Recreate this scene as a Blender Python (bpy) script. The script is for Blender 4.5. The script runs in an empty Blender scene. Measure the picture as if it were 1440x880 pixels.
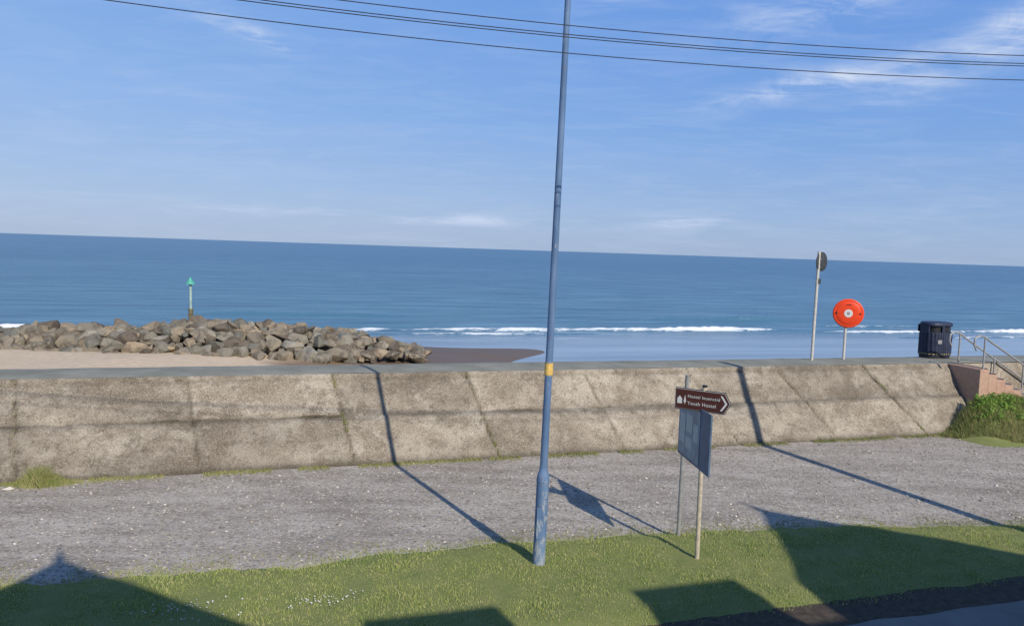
import bpy, math, random, bmesh
import numpy as np
from mathutils import Vector, Matrix, noise as mn
random.seed(7); rng=np.random.default_rng(7)
scene=bpy.context.scene
scene.view_settings.view_transform='Standard'; scene.view_settings.look='None'; scene.view_settings.exposure=0; scene.view_settings.gamma=1
col=scene.collection
AL=math.atan(.3174); CA,SA=math.cos(AL),math.sin(AL)
def W(u,v,z=0.0): return Vector((u*CA-v*SA, 18.18+u*SA+v*CA, z))
def UV(x,y): return (x*CA+(y-18.18)*SA, -x*SA+(y-18.18)*CA)

# ------------------------------------------------------------ helpers
def mesh_obj(name,verts,faces,mat=None,smooth=False,parent=None):
    me=bpy.data.meshes.new(name); me.from_pydata([tuple(v) for v in verts],[],faces); me.update()
    if smooth:
        me.polygons.foreach_set('use_smooth',[True]*len(me.polygons))
    ob=bpy.data.objects.new(name,me); col.objects.link(ob)
    if mat: me.materials.append(mat)
    if parent: ob.parent=parent
    return ob
def empty(name,loc=(0,0,0)):
    e=bpy.data.objects.new(name,None); col.objects.link(e); e.location=loc; e.empty_display_size=.2
    return e
def rel(ob,parent):
    ob.parent=parent; ob.matrix_parent_inverse=Matrix.Translation(-Vector(parent.location))
def box(name,c,s,mat,parent=None,rotz=0,bev=0.0,rot=None):
    x,y,z=[k/2 for k in s]
    v=[(-x,-y,-z),(x,-y,-z),(x,y,-z),(-x,y,-z),(-x,-y,z),(x,-y,z),(x,y,z),(-x,y,z)]
    f=[(0,3,2,1),(4,5,6,7),(0,1,5,4),(1,2,6,5),(2,3,7,6),(3,0,4,7)]
    R=rot if rot else Matrix.Rotation(rotz,3,'Z')
    v=[R@Vector(p)+Vector(c) for p in v]
    ob=mesh_obj(name,v,f,mat)
    if bev:
        m=ob.modifiers.new('b','BEVEL'); m.width=bev; m.segments=2; m.limit_method='ANGLE'
    if parent: rel(ob,parent)
    return ob
def tube(name,pts,rad,mat,parent=None,seg=14,caps=True,smooth=True,axis=None):
    pts=[Vector(p) for p in pts]
    if not hasattr(rad,'__len__'): rad=[rad]*len(pts)
    vs=[];fs=[]
    prevx=None; pd=Vector((0,0,1))
    for i,p in enumerate(pts):
        if axis is not None: d=Vector(axis)
        elif i==0: d=pts[1]-p
        elif i==len(pts)-1: d=p-pts[i-1]
        else: d=(pts[i+1]-p).normalized()+(p-pts[i-1]).normalized()
        if d.length<1e-9: d=pd.copy()
        d.normalize(); pd=d.copy()
        if prevx is None:
            a=Vector((1,0,0)) if abs(d.x)<.9 else Vector((0,1,0))
            X=(a-d*a.dot(d)).normalized()
        else: X=(prevx-d*prevx.dot(d)).normalized()
        prevx=X; Y=d.cross(X)
        for k in range(seg):
            t=2*math.pi*k/seg
            vs.append(p+(X*math.cos(t)+Y*math.sin(t))*rad[i])
    n=len(pts)
    for i in range(n-1):
        for k in range(seg):
            a=i*seg+k;b=i*seg+(k+1)%seg
            fs.append((a,b,b+seg,a+seg))
    if caps:
        fs.append(tuple(reversed(range(seg)))); fs.append(tuple(range((n-1)*seg,n*seg)))
    ob=mesh_obj(name,vs,fs,mat,smooth)
    if smooth:
        try: ob.data.set_sharp_from_angle(angle=math.radians(40))
        except Exception: pass
    if parent: rel(ob,parent)
    return ob
class NT:
    def __init__(s,nt): s.nt=nt; s.nt.nodes.clear()
    def n(s,t,props=None,**inp):
        nd=s.nt.nodes.new(t)
        if props:
            for k,v in props.items(): setattr(nd,k,v)
        for k,v in inp.items():
            key=int(k[1:]) if (k[0]=='i' and k[1:].isdigit()) else k.replace('_',' ')
            sk=nd.inputs[key]
            if isinstance(v,bpy.types.NodeSocket): s.nt.links.new(v,sk)
            elif isinstance(v,bpy.types.Node): s.nt.links.new(v.outputs[0],sk)
            else: sk.default_value=v
        return nd
    def math(s,op,a,b=0.0,clamp=False):
        return s.n('ShaderNodeMath',{'operation':op,'use_clamp':clamp},i0=a,i1=b).outputs[0]
    def ramp(s,f,stops,interp='LINEAR'):
        nd=s.n('ShaderNodeValToRGB',i0=f); cr=nd.color_ramp; cr.interpolation=interp
        while len(cr.elements)<len(stops): cr.elements.new(.5)
        for e,(p,c) in zip(cr.elements,stops):
            e.position=p; e.color=(c,c,c,1) if not hasattr(c,'__len__') else (*c,1)
        return nd.outputs[0]
    def mix(s,f,a,b,mode='MIX'):
        nd=s.nt.nodes.new('ShaderNodeMix'); nd.data_type='RGBA'; nd.blend_type=mode
        for i,v in ((0,f),(6,a),(7,b)):
            if isinstance(v,bpy.types.NodeSocket): s.nt.links.new(v,nd.inputs[i])
            else: nd.inputs[i].default_value=v if i==0 else (*v,1)
        return nd.outputs[2]
    def noise(s,vec,scale,detail=4,rough=.55,dist=0.0,out=0):
        return s.n('ShaderNodeTexNoise',Vector=vec,Scale=scale,Detail=detail,Roughness=rough,Distortion=dist).outputs[out]
    def mapping(s,vec,loc=(0,0,0),rot=(0,0,0),scale=(1,1,1)):
        return s.n('ShaderNodeMapping',Vector=vec,Location=loc,Rotation=rot,Scale=scale).outputs[0]
def new_mat(name):
    m=bpy.data.materials.new(name); m.use_nodes=True; return m,NT(m.node_tree)
def finish(t,color,rough=.8,bump=None,bs=.3,bd=.02,spec=.3,metal=0.0):
    kw=dict(Base_Color=color if isinstance(color,bpy.types.NodeSocket) else (*color,1),Roughness=rough,Metallic=metal)
    b=t.n('ShaderNodeBsdfPrincipled',**kw)
    b.inputs['Specular IOR Level'].default_value=spec
    if bump is not None:
        bn=t.n('ShaderNodeBump',Height=bump,Strength=bs,Distance=bd)
        t.nt.links.new(bn.outputs[0],b.inputs['Normal'])
    t.n('ShaderNodeOutputMaterial',Surface=b.outputs[0]); return b
def pos(t): return t.n('ShaderNodeNewGeometry').outputs['Position']
def simple(name,c,rough=.6,var=.25,scale=8,metal=0.0,spec=.3,dirt=None):
    m,t=new_mat(name); p=pos(t)
    n=t.noise(p,scale,5,.6); n2=t.noise(p,scale*7,3,.6)
    c2=tuple(k*(1-var) for k in c); c3=tuple(min(1,k*(1+var*.6)) for k in c)
    cc=t.mix(t.ramp(n,[(.35,0.),(.65,1.)]),c2,c3)
    if dirt: cc=t.mix(t.ramp(n2,[(.58,0.),(.68,.8)]),cc,dirt)
    finish(t,cc,rough,n2,.15,.005,spec,metal); return m

# ------------------------------------------------------------ materials
def concrete_mat():
    m,t=new_mat('sea_wall_concrete'); p=pos(t)
    at=t.n('ShaderNodeAttribute',{'attribute_name':'tint'}).outputs['Fac']
    ed=t.n('ShaderNodeAttribute',{'attribute_name':'edge'}).outputs['Fac']
    big=t.noise(t.mapping(p,scale=(1,1,1.6)),.75,7,.68,.3); mid=t.noise(p,4.5,8,.72); fine=t.noise(p,30,6,.78); sp=t.noise(p,95,2,.6)
    c=t.mix(t.ramp(big,[(.40,0.),(.60,1.)]),(.225,.185,.138),(.40,.345,.27))
    lich=t.noise(t.mapping(p,loc=(3,7,1),scale=(1,1,1.5)),1.9,10,.80,.5)
    c=t.mix(t.ramp(lich,[(.50,0.),(.60,.75)]),c,(.205,.165,.12))
    l2=t.noise(t.mapping(p,loc=(9,2,4)),1.1,10,.82,.3)
    c=t.mix(t.ramp(l2,[(.52,0.),(.61,.75)]),c,(.48,.425,.34))
    c=t.mix(t.ramp(mid,[(.36,.55),(.47,0.)]),c,(.13,.105,.078))
    c=t.mix(t.ramp(fine,[(.53,0.),(.64,.6)]),c,(.57,.52,.43))
    c=t.mix(t.ramp(fine,[(.36,.8),(.47,0.)]),c,(.085,.07,.052))
    c=t.mix(t.ramp(sp,[(.58,0.),(.7,.7)]),c,(.075,.063,.05))
    tint=t.ramp(at,[(0.,.60),(1.,1.17)])
    c=t.mix(1.0,c,tint,'MULTIPLY')
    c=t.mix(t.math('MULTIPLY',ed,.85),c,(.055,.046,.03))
    h=t.math('ADD',t.math('MULTIPLY',mid,.6),t.math('MULTIPLY',fine,.8))
    finish(t,c,.95,h,1.0,.04,.15); return m
M_wall=concrete_mat()
def prom_mat():
    m,t=new_mat('promenade_concrete'); p=pos(t)
    a=t.noise(p,1.1,6,.65); b=t.noise(p,30,4,.7)
    c=t.mix(t.ramp(a,[(.35,0.),(.65,1.)]),(.17,.168,.13),(.26,.25,.20))
    c=t.mix(t.ramp(b,[(.5,0.),(.75,.5)]),c,(.38,.36,.31))
    finish(t,c,.9,b,.4,.01,.2); return m
M_prom=prom_mat()
def gravel_mat():
    m,t=new_mat('gravel'); p=pos(t)
    big=t.noise(p,.5,5,.6,.2); mid=t.noise(t.mapping(p,rot=(0,0,-AL),scale=(.35,1.2,1)),1.3,7,.7)
    v=t.n('ShaderNodeTexVoronoi',Vector=p,Scale=24.0,Randomness=1.0); vc=v.outputs['Color']
    v2=t.n('ShaderNodeTexVoronoi',Vector=p,Scale=60.0).outputs['Color']
    s=t.n('ShaderNodeSeparateColor',i0=vc).outputs[0]; s2=t.n('ShaderNodeSeparateColor',i0=v2).outputs[1]
    c=t.mix(t.ramp(big,[(.35,0.),(.65,1.)]),(.305,.262,.212),(.405,.355,.292))
    c=t.mix(t.ramp(mid,[(.45,0.),(.62,.7)]),c,(.52,.465,.39))
    c=t.mix(t.ramp(mid,[(.34,.55),(.45,0.)]),c,(.205,.178,.145))
    c=t.mix(t.ramp(s,[(.0,.7),(.3,0.)]),c,(.155,.135,.115))
    c=t.mix(t.ramp(s,[(.84,0.),(.94,.5)]),c,(.60,.55,.48))
    c=t.mix(t.ramp(s2,[(.0,.65),(.35,0.)]),c,(.165,.145,.122))
    gr=t.noise(p,2.2,8,.75)
    c=t.mix(t.ramp(gr,[(.56,0.),(.69,.5)]),c,(.24,.21,.13))
    h=t.math('ADD',t.math('MULTIPLY',s,.5),t.math('MULTIPLY',t.noise(p,14,6,.7),1.2))
    finish(t,c,.95,h,.8,.03,.12); return m
M_gravel=gravel_mat()
def soil_mat():
    m,t=new_mat('turf_soil'); p=pos(t)
    a=t.noise(p,3,6,.65); b=t.noise(p,40,4,.7)
    c=t.mix(t.ramp(a,[(.35,0.),(.65,1.)]),(.15,.18,.055),(.20,.21,.075))
    c=t.mix(t.ramp(b,[(.5,0.),(.7,.5)]),c,(.24,.20,.11))
    finish(t,c,.95,b,.6,.02,.1); return m
M_soil=soil_mat()
def blade_mat(name,c1,c2,c3):
    m,t=new_mat(name); p=pos(t)
    at=t.n('ShaderNodeAttribute',{'attribute_name':'rnd'}).outputs['Fac']
    big=t.noise(p,.9,6,.7); b2=t.noise(p,5,4,.6)
    c=t.mix(t.ramp(big,[(.40,0.),(.60,1.)]),c1,c2)
    c=t.mix(t.ramp(b2,[(.52,0.),(.68,.6)]),c,c3)
    c=t.mix(t.ramp(at,[(.50,0.),(1.,.85)]),c,c3)
    d=t.n('ShaderNodeBsdfDiffuse',Color=c,Roughness=.8); tr=t.n('ShaderNodeBsdfTranslucent',Color=c)
    mx=t.n('ShaderNodeMixShader',i0=.35,i1=d.outputs[0],i2=tr.outputs[0])
    t.n('ShaderNodeOutputMaterial',Surface=mx.outputs[0]); return m
M_grass=blade_mat('grass_blades',(.25,.335,.085),(.385,.43,.13),(.62,.56,.29))
M_weed=blade_mat('weed_blades',(.20,.25,.07),(.32,.33,.125),(.50,.43,.23))
M_leaf=blade_mat('shrub_leaves',(.19,.34,.07),(.30,.44,.10),(.44,.51,.17))
def asphalt_mat():
    m,t=new_mat('asphalt'); p=pos(t)
    a=t.noise(p,1.2,5,.6); b=t.noise(p,90,3,.7)
    c=t.mix(t.ramp(a,[(.35,0.),(.65,1.)]),(.13,.125,.115),(.18,.174,.16))
    c=t.mix(t.ramp(b,[(.55,0.),(.7,.6)]),c,(.27,.26,.245))
    finish(t,c,.85,b,.5,.006,.2); return m
M_asph=asphalt_mat()
M_dirt=simple('verge_dirt',(.065,.05,.035),.95,.4,9)
def sand_mat():
    m,t=new_mat('sand'); p=pos(t)
    wet=t.n('ShaderNodeAttribute',{'attribute_name':'wet'}).outputs['Fac']
    nn=t.noise(t.mapping(p,rot=(0,0,-AL),scale=(.25,1,1)),.35,6,.6)
    w=t.math('ADD',wet,t.math('MULTIPLY',t.math('SUBTRACT',nn,.5),.7),True)
    b=t.noise(p,3.,6,.7)
    dry=t.mix(t.ramp(b,[(.35,0.),(.65,1.)]),(.48,.37,.25),(.58,.455,.32))
    c=t.mix(t.ramp(w,[(.25,0.),(.45,1.)]),dry,(.22,.155,.105))
    c=t.mix(t.ramp(w,[(.6,0.),(.9,1.)]),c,(.145,.105,.075))
    r=t.ramp(w,[(.5,.95),(.95,.5)])
    finish(t,c,r,b,.5,.05,.15); return m
M_sand=sand_mat()
def sea_mat():
    m,t=new_mat('sea_water'); p=pos(t)
    pr=t.mapping(p,rot=(0,0,-AL))
    sx=t.n('ShaderNodeSeparateXYZ',i0=pr); V=sx.outputs[1]
    Vo=t.math('SUBTRACT',V,17.33)
    wob=t.noise(t.mapping(pr,scale=(.05,.05,1)),1.0,4,.6)
    Vw=t.math('ADD',Vo,t.math('MULTIPLY',t.math('SUBTRACT',wob,.5),9.0))
    D=t.math('DIVIDE',Vw,100.0)
    shal=t.ramp(D,[(.37,1.),(.46,0.)])
    big=t.noise(t.mapping(pr,scale=(.010,.06,1)),1.0,5,.6)
    mid=t.noise(t.mapping(pr,scale=(.07,.42,1)),1.0,7,.66,.3)
    mid2=t.noise(t.mapping(pr,scale=(.018,.13,1)),1.0,7,.62,.2)
    far=t.noise(t.mapping(pr,scale=(.0012,.008,1)),1.0,7,.68)
    c=t.mix(t.ramp(big,[(.35,0.),(.65,1.)]),(.042,.122,.20),(.065,.155,.235))
    c=t.mix(t.ramp(mid2,[(.50,0.),(.60,.45)]),c,(.025,.085,.155))
    near=t.ramp(t.math('DIVIDE',Vo,1000.0),[(.045,.6),(.30,0.)])
    c=t.mix(near,c,(.105,.225,.29))
    c=t.mix(t.ramp(mid,[(.51,0.),(.60,.5)]),c,(.03,.09,.15))
    c=t.mix(t.ramp(mid,[(.38,.65),(.47,0.)]),c,(.15,.28,.36))
    c=t.mix(t.ramp(far,[(.42,.4),(.56,0.)]),c,(.030,.10,.17))
    sn=t.noise(t.mapping(pr,scale=(.03,.35,1)),1.0,6,.6)
    shc=t.mix(t.ramp(sn,[(.38,0.),(.62,1.)]),(.19,.235,.27),(.29,.34,.38))
    c=t.mix(t.math('MULTIPLY',shal,.95),c,shc)
    fn=t.noise(t.mapping(pr,scale=(.16,1.5,1)),1.0,8,.74,.6)
    pat=t.noise(t.mapping(pr,scale=(.03,.1,1)),1.0,3,.5)
    band=t.ramp(D,[(.30,0.),(.335,.5),(.35,.1),(.385,.0),(.405,.6),(.42,.1),(.445,.3),(.465,.6),(.49,.1),(.54,.0)])
    band=t.math('MULTIPLY',band,t.ramp(pat,[(.45,.0),(.58,1.)]))
    fo=t.math('MULTIPLY',t.ramp(fn,[(.50,0.),(.57,1.)]),band)
    wh=t.noise(t.mapping(pr,scale=(.11,.55,1)),1.0,8,.7,.2)
    fo=t.math('ADD',fo,t.math('MULTIPLY',t.ramp(wh,[(.73,0.),(.76,.5)]),t.ramp(D,[(.45,0.),(.6,1.)])),True)
    c=t.mix(t.math('MULTIPLY',fo,.75),c,(.62,.65,.67))
    b1=t.noise(t.mapping(pr,scale=(.25,.9,1)),1.0,8,.68,.2)
    b2=t.noise(t.mapping(pr,scale=(.04,.16,1)),1.0,3,.5)
    h=t.math('ADD',t.math('MULTIPLY',b1,.35),t.math('MULTIPLY',b2,1.0))
    h=t.math('MULTIPLY',h,t.ramp(shal,[(0.,1.),(1.,.05)]))
    r=t.ramp(shal,[(0.,.3),(1.,.10)])
    bs=finish(t,c,r,h,.75,1.2,.3); bs.inputs['IOR'].default_value=1.33
    return m
M_sea=sea_mat()
def foam_mat():
    m,t=new_mat('wave_foam'); p=pos(t); pr=t.mapping(p,rot=(0,0,-AL))
    n=t.noise(t.mapping(pr,scale=(.45,1.6,3)),1.5,8,.76,.5)
    at=t.n('ShaderNodeAttribute',{'attribute_name':'foam'}).outputs['Fac']
    f=t.math('ADD',at,t.math('MULTIPLY',t.math('SUBTRACT',n,.5),1.9))
    f=t.ramp(f,[(.42,0.),(.55,1.)])
    c=t.mix(f,(.07,.16,.22),(.66,.68,.68))
    finish(t,c,t.ramp(f,[(0.,.3),(1.,.9)]),n,.6,.1,.3); return m
M_foam=foam_mat()
def rock_mat():
    m,t=new_mat('armour_rock'); p=pos(t)
    at=t.n('ShaderNodeAttribute',{'attribute_name':'rnd'}).outputs['Fac']
    a=t.noise(p,1.6,7,.68); b=t.noise(p,9,5,.7)
    c=t.ramp(at,[(0.,(.13,.105,.082)),(.3,(.25,.21,.155)),(.5,(.155,.155,.13)),(.7,(.34,.265,.18)),(.85,(.20,.18,.14)),(1.,(.31,.28,.225))])
    c=t.mix(t.ramp(a,[(.38,.6),(.52,0.)]),c,(.07,.058,.045))
    c=t.mix(t.ramp(b,[(.55,0.),(.7,.5)]),c,(.40,.34,.26))
    finish(t,c,.92,t.math('ADD',a,b),.8,.10,.15); return m
M_rock=rock_mat()
def blue_paint():
    m,t=new_mat('weathered_blue_paint'); p=pos(t)
    z=t.n('ShaderNodeSeparateXYZ',i0=p).outputs[2]
    a=t.noise(t.mapping(p,scale=(1,1,.35)),11,7,.78); b=t.noise(t.mapping(p,scale=(1,1,.25)),4,6,.7)
    c=t.mix(t.ramp(b,[(.38,0.),(.62,1.)]),(.078,.14,.25),(.125,.20,.325))
    low=t.ramp(t.math('DIVIDE',z,2.0),[(.0,.17),(.70,.03),(.75,.0)])
    f=t.ramp(t.math('ADD',a,low),[(.61,0.),(.67,.75)])
    c=t.mix(f,c,(.34,.36,.36))
    f2=t.ramp(t.noise(p,16,5,.7),[(.62,0.),(.68,.7)])
    c=t.mix(f2,c,(.2,.12,.07))
    finish(t,c,.65,a,.3,.004,.25); return m
M_blue=blue_paint()
M_yellow=simple('yellow_plate',(.66,.44,.12),.6,.2,20,dirt=(.3,.2,.08))
M_galv=simple('galvanised_steel',(.32,.32,.31),.5,.2,10,.3)
M_postp=simple('weathered_post',(.46,.40,.30),.75,.25,12,dirt=(.22,.18,.12))
M_white=simple('white_post_paint',(.48,.46,.42),.6,.15,10,dirt=(.26,.2,.15))
M_brown=simple('brown_sign_face',(.075,.026,.020),.45,.15,6)
M_signwhite=simple('sign_white',(.60,.60,.57),.5,.05,6)
M_black=simple('black_plastic',(.02,.02,.022),.5,.2,6)
M_board=simple('notice_board_face',(.24,.29,.33),.5,.2,5)
M_boardf=simple('notice_board_frame',(.09,.135,.20),.5,.2,5)
M_paper=simple('notice_paper',(.46,.48,.46),.7,.2,30,dirt=(.14,.17,.19))
M_orange=simple('orange_plastic',(.74,.060,.015),.45,.08,5,spec=.3)
M_bin=simple('navy_bin_plastic',(.022,.03,.058),.5,.25,6,spec=.35)
M_gold=simple('gold_band',(.5,.36,.1),.5,.2,20)
M_dkgrey=simple('dark_sign_back',(.045,.05,.05),.6,.25,9)
M_green=simple('green_paint',(.08,.36,.26),.6,.2,5)
M_pgreen=simple('faded_green_paint',(.34,.45,.39),.7,.2,5)
M_rust=simple('algae_steel',(.16,.14,.08),.8,.4,6)
M_wood=simple('creosoted_wood',(.11,.075,.045),.85,.35,10)
M_cable=simple('cable_rubber',(.03,.034,.045),.6,.1,5)
M_kerb=simple('kerb_concrete',(.33,.32,.30),.85,.2,6)
M_stepn=simple('step_concrete',(.42,.34,.27),.9,.3,9)
M_slab=simple('pavement_slab',(.28,.27,.25),.85,.2,3)
M_paint=simple('road_paint',(.75,.75,.73),.7,.1,20)
M_render=simple('house_render',(.62,.58,.50),.85,.12,2)
M_slate=simple('roof_slate',(.085,.09,.105),.6,.3,12)
M_glass=simple('window_glass',(.03,.035,.04),.08,.1,2,spec=.6)
M_frame=simple('window_frame',(.75,.75,.73),.5,.05,5)
M_door=simple('door_paint',(.06,.12,.20),.4,.1,3)
def brick_mat():
    m,t=new_mat('red_brick'); tc=pos(t)
    pr=t.mapping(tc,rot=(0,0,-AL))
    s=t.n('ShaderNodeSeparateXYZ',i0=pr)
    v=t.n('ShaderNodeCombineXYZ',i0=t.math('ADD',s.outputs[0],s.outputs[1]),i1=s.outputs[2],i2=0.0)
    b=t.n('ShaderNodeTexBrick',Vector=v.outputs[0],Color1=(.36,.19,.13,1),Color2=(.45,.26,.18,1),Mortar=(.38,.32,.26,1),Scale=4.5)
    c=t.mix(t.ramp(t.noise(tc,5,5,.7),[(.42,0.),(.62,.7)]),b.outputs[0],(.38,.28,.20))
    finish(t,c,.9,t.noise(tc,20,4,.7),.5,.01,.2); return m
M_brick=brick_mat()

# ------------------------------------------------------------ camera
cam=bpy.data.cameras.new('camera'); co=bpy.data.objects.new('camera',cam); col.objects.link(co)
cam.sensor_width=36; cam.sensor_fit='HORIZONTAL'; cam.lens=27; cam.clip_start=.05; cam.clip_end=60000
pitch=math.atan(89/1080); roll=math.radians(1.87)
R=Matrix.Rotation(math.pi/2-pitch,3,'X')@Matrix.Rotation(roll,3,'Z')
co.matrix_world=Matrix.Translation((0,0,5))@R.to_4x4()
scene.camera=co

# ------------------------------------------------------------ light
EL=math.radians(34); AZ=math.radians(30)
sund=Vector((math.sin(AZ)*math.cos(EL),-math.cos(AZ)*math.cos(EL),math.sin(EL)))
sl=bpy.data.lights.new('sun','SUN'); sl.energy=4.9; sl.angle=math.radians(.5); sl.color=(1,.93,.82)
so=bpy.data.objects.new('sun',sl); col.objects.link(so); so.rotation_euler=(-sund).to_track_quat('-Z','Y').to_euler()
so.location=sund*60
world=bpy.data.worlds.new('World'); scene.world=world; world.use_nodes=True
t=NT(world.node_tree)
sky=t.n('ShaderNodeTexSky',{'sky_type':'NISHITA','sun_disc':False,'sun_elevation':EL,'sun_rotation':math.pi-AZ,'air_density':1.0,'dust_density':.6,'ozone_density':1.6})
g=t.n('ShaderNodeTexCoord').outputs['Generated']
sp=t.n('ShaderNodeSeparateXYZ',i0=g); X,Y,Z=sp.outputs
zc=t.math('MAXIMUM',Z,0.0)
inv=t.math('DIVIDE',1.0,t.math('ADD',zc,.10))
pv=t.n('ShaderNodeCombineXYZ',i0=t.math('MULTIPLY',X,inv),i1=t.math('MULTIPLY',Y,inv),i2=0.0).outputs[0]
az=t.math('ARCTAN2',X,Y)
def rampN(f,stops):
    return t.mix(1.0,t.ramp(f,stops),(10.,10.,10.),'MULTIPLY')
right=rampN(zc,[(0.,(.335,.465,.70)),(.04,(.30,.45,.74)),(.16,(.19,.38,.79)),(.36,(.12,.31,.80)),(1.,(.07,.20,.55))])
left =rampN(zc,[(0.,(.38,.50,.72)),(.04,(.36,.495,.765)),(.16,(.28,.46,.82)),(.36,(.17,.38,.83)),(1.,(.07,.20,.55))])
lr=t.ramp(t.math('ADD',t.math('MULTIPLY',az,.8),.5),[(.05,0.),(.75,1.)])
grad=t.mix(lr,left,right)
c=t.mix(.85,sky.outputs[0],grad)
def blob(a0,e0,wa,we,tilt=0.0):
    da=t.math('SUBTRACT',az,a0); de=t.math('SUBTRACT',Z,e0)
    de=t.math('SUBTRACT',de,t.math('MULTIPLY',da,tilt))
    q=t.math('ADD',t.math('POWER',t.math('ABSOLUTE',t.math('DIVIDE',da,wa)),2.0),t.math('POWER',t.math('ABSOLUTE',t.math('DIVIDE',de,we)),2.0))
    return t.math('EXPONENT',t.math('MULTIPLY',q,-1.0))
def add(a,b): return t.math('ADD',a,b)
m1=add(add(blob(.42,.305,.13,.030,.22),blob(-.56,.29,.12,.020,-.05)),add(blob(.14,.335,.06,.03,.4),blob(.36,.205,.10,.014,.15)))
m2=add(blob(-.33,.24,.05,.009,-.2),blob(.57,.245,.12,.025,.35))
m3=add(blob(-.10,.036,.28,.007),blob(.20,.043,.06,.006))
cl=t.noise(t.mapping(pv,rot=(0,0,.6),scale=(1.0,2.2,1)),2.2,10,.64,.8)
cl2=t.noise(t.mapping(g,scale=(3,3,22)),2.4,8,.62,.4)
cl3=t.noise(t.mapping(g,rot=(0,-.35,0),scale=(5,5,14)),2.0,9,.66,.9)
clm=t.math('MULTIPLY',add(m1,m2),add(t.ramp(cl,[(.42,.05),(.64,1.)]),t.ramp(cl3,[(.44,0.),(.64,.9)])))
clm=add(clm,t.math('MULTIPLY',m3,t.ramp(cl2,[(.42,0.),(.62,1.)])))
base=t.math('MULTIPLY',t.ramp(cl,[(.48,0.),(.85,1.)]),.16)
base=add(base,t.math('MULTIPLY',t.ramp(cl2,[(.48,0.),(.75,1.)]),t.ramp(zc,[(0.,.20),(.3,.06)])))
tot=t.math('ADD',t.math('MULTIPLY',clm,.62),base,True)
c=t.mix(tot,c,(6.2,7.1,9.0))
bg=t.n('ShaderNodeBackground',Color=c,Strength=.10)
t.n('ShaderNodeOutputWorld',Surface=bg.outputs[0])

# ------------------------------------------------------------ ground sheets
def sheet(name,u0,u1,v0,v1,z,mat):
    return mesh_obj(name,[W(u0,v0,z),W(u1,v0,z),W(u1,v1,z),W(u0,v1,z)],[(0,1,2,3)],mat)
sheet('gravel_ground',-400,400,-400,1.25,0.0,M_gravel)
def sheet_edge(name,us,vlow,vhigh,z,mat):
    vs=[];fs=[]
    for i,u in enumerate(us):
        vs+= [W(u,vlow(u),z),W(u,vhigh(u),z)]
        if i: fs.append((2*i-2,2*i,2*i+1,2*i-1))
    return mesh_obj(name,vs,fs,mat)
us=np.arange(-60,60,.15)
sheet_edge('verge_dirt',us,lambda u:-9.2,lambda u:-8.0,.004,M_dirt)
sheet_edge('road',list(np.arange(-300,-60,10))+list(us)+list(np.arange(60,300,10)),lambda u:-16.9,lambda u:-9.05+.08*mn.noise(Vector((u*1.3,0,0))),.012,M_asph)
vs=[];fs=[]
for k in range(-10,11):
    b=len(vs); vs+=[W(k*5,-13,.017),W(k*5+2.5,-13,.017),W(k*5+2.5,-12.9,.017),W(k*5,-12.9,.017)]; fs.append((b,b+1,b+2,b+3))
mesh_obj('road_markings',vs,fs,M_paint)
def uvbox(name,u0,u1,v0,v1,z0,z1,mat,parent=None,bev=0.0):
    c=W((u0+u1)/2,(v0+v1)/2,(z0+z1)/2)
    return box(name,c,(u1-u0,v1-v0,z1-z0),mat,parent,AL,bev)
uvbox('kerb',-80,80,-17.05,-16.9,-.05,.13,M_kerb,bev=.02)
uvbox('pavement',-80,80,-18.7,-17.052,-.05,.12,M_slab)

# grass verge
ge=[(-60,-5.4),(-12,-5.0),(-9.1,-5.06),(-5.04,-5.34),(-2.74,-5.12),(1.55,-5.35),(5.06,-5.8),(8.5,-6.5),(12,-7.0),(60,-7.2)]
def edge_hi(u):
    a=np.interp(u,[p[0] for p in ge],[p[1] for p in ge])
    return a+.16*mn.noise(Vector((u*.9,3,0)))+.10*mn.noise(Vector((u*4,9,0)))
def edge_lo(u): return -8.42+.10*mn.noise(Vector((u*1.1,7,0)))+.06*mn.noise(Vector((u*5,2,0)))
def turf_h(u,v):
    lo,hi=edge_lo(u),edge_hi(u)
    e=max(0,min(1,min(v-lo,hi-v)/.35))
    return -.01+e*(.07+.035*mn.noise(Vector((u*.8,v*.8,0)))+.015*mn.noise(Vector((u*4,v*4,0))))
vs=[];fs=[];NV=26
uu=np.arange(-16,16,.14)
for i,u in enumerate(uu):
    lo,hi=edge_lo(u),edge_hi(u)
    for j in range(NV):
        v=lo+(hi-lo)*j/(NV-1); vs.append(W(u,v,turf_h(u,v)+.006))
        if i and j:
            a=(i-1)*NV+j-1; b=i*NV+j-1; fs.append((a,b,b+1,a+1))
turf=mesh_obj('grass_verge',vs,fs,M_soil,True)
def far_verge(u0,u1):
    us=np.arange(u0,u1,.5)
    return sheet_edge('grass_verge',us,edge_lo,edge_hi,.01,M_soil)
far_verge(-60,-15.9); far_verge(15.8,60)

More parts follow.
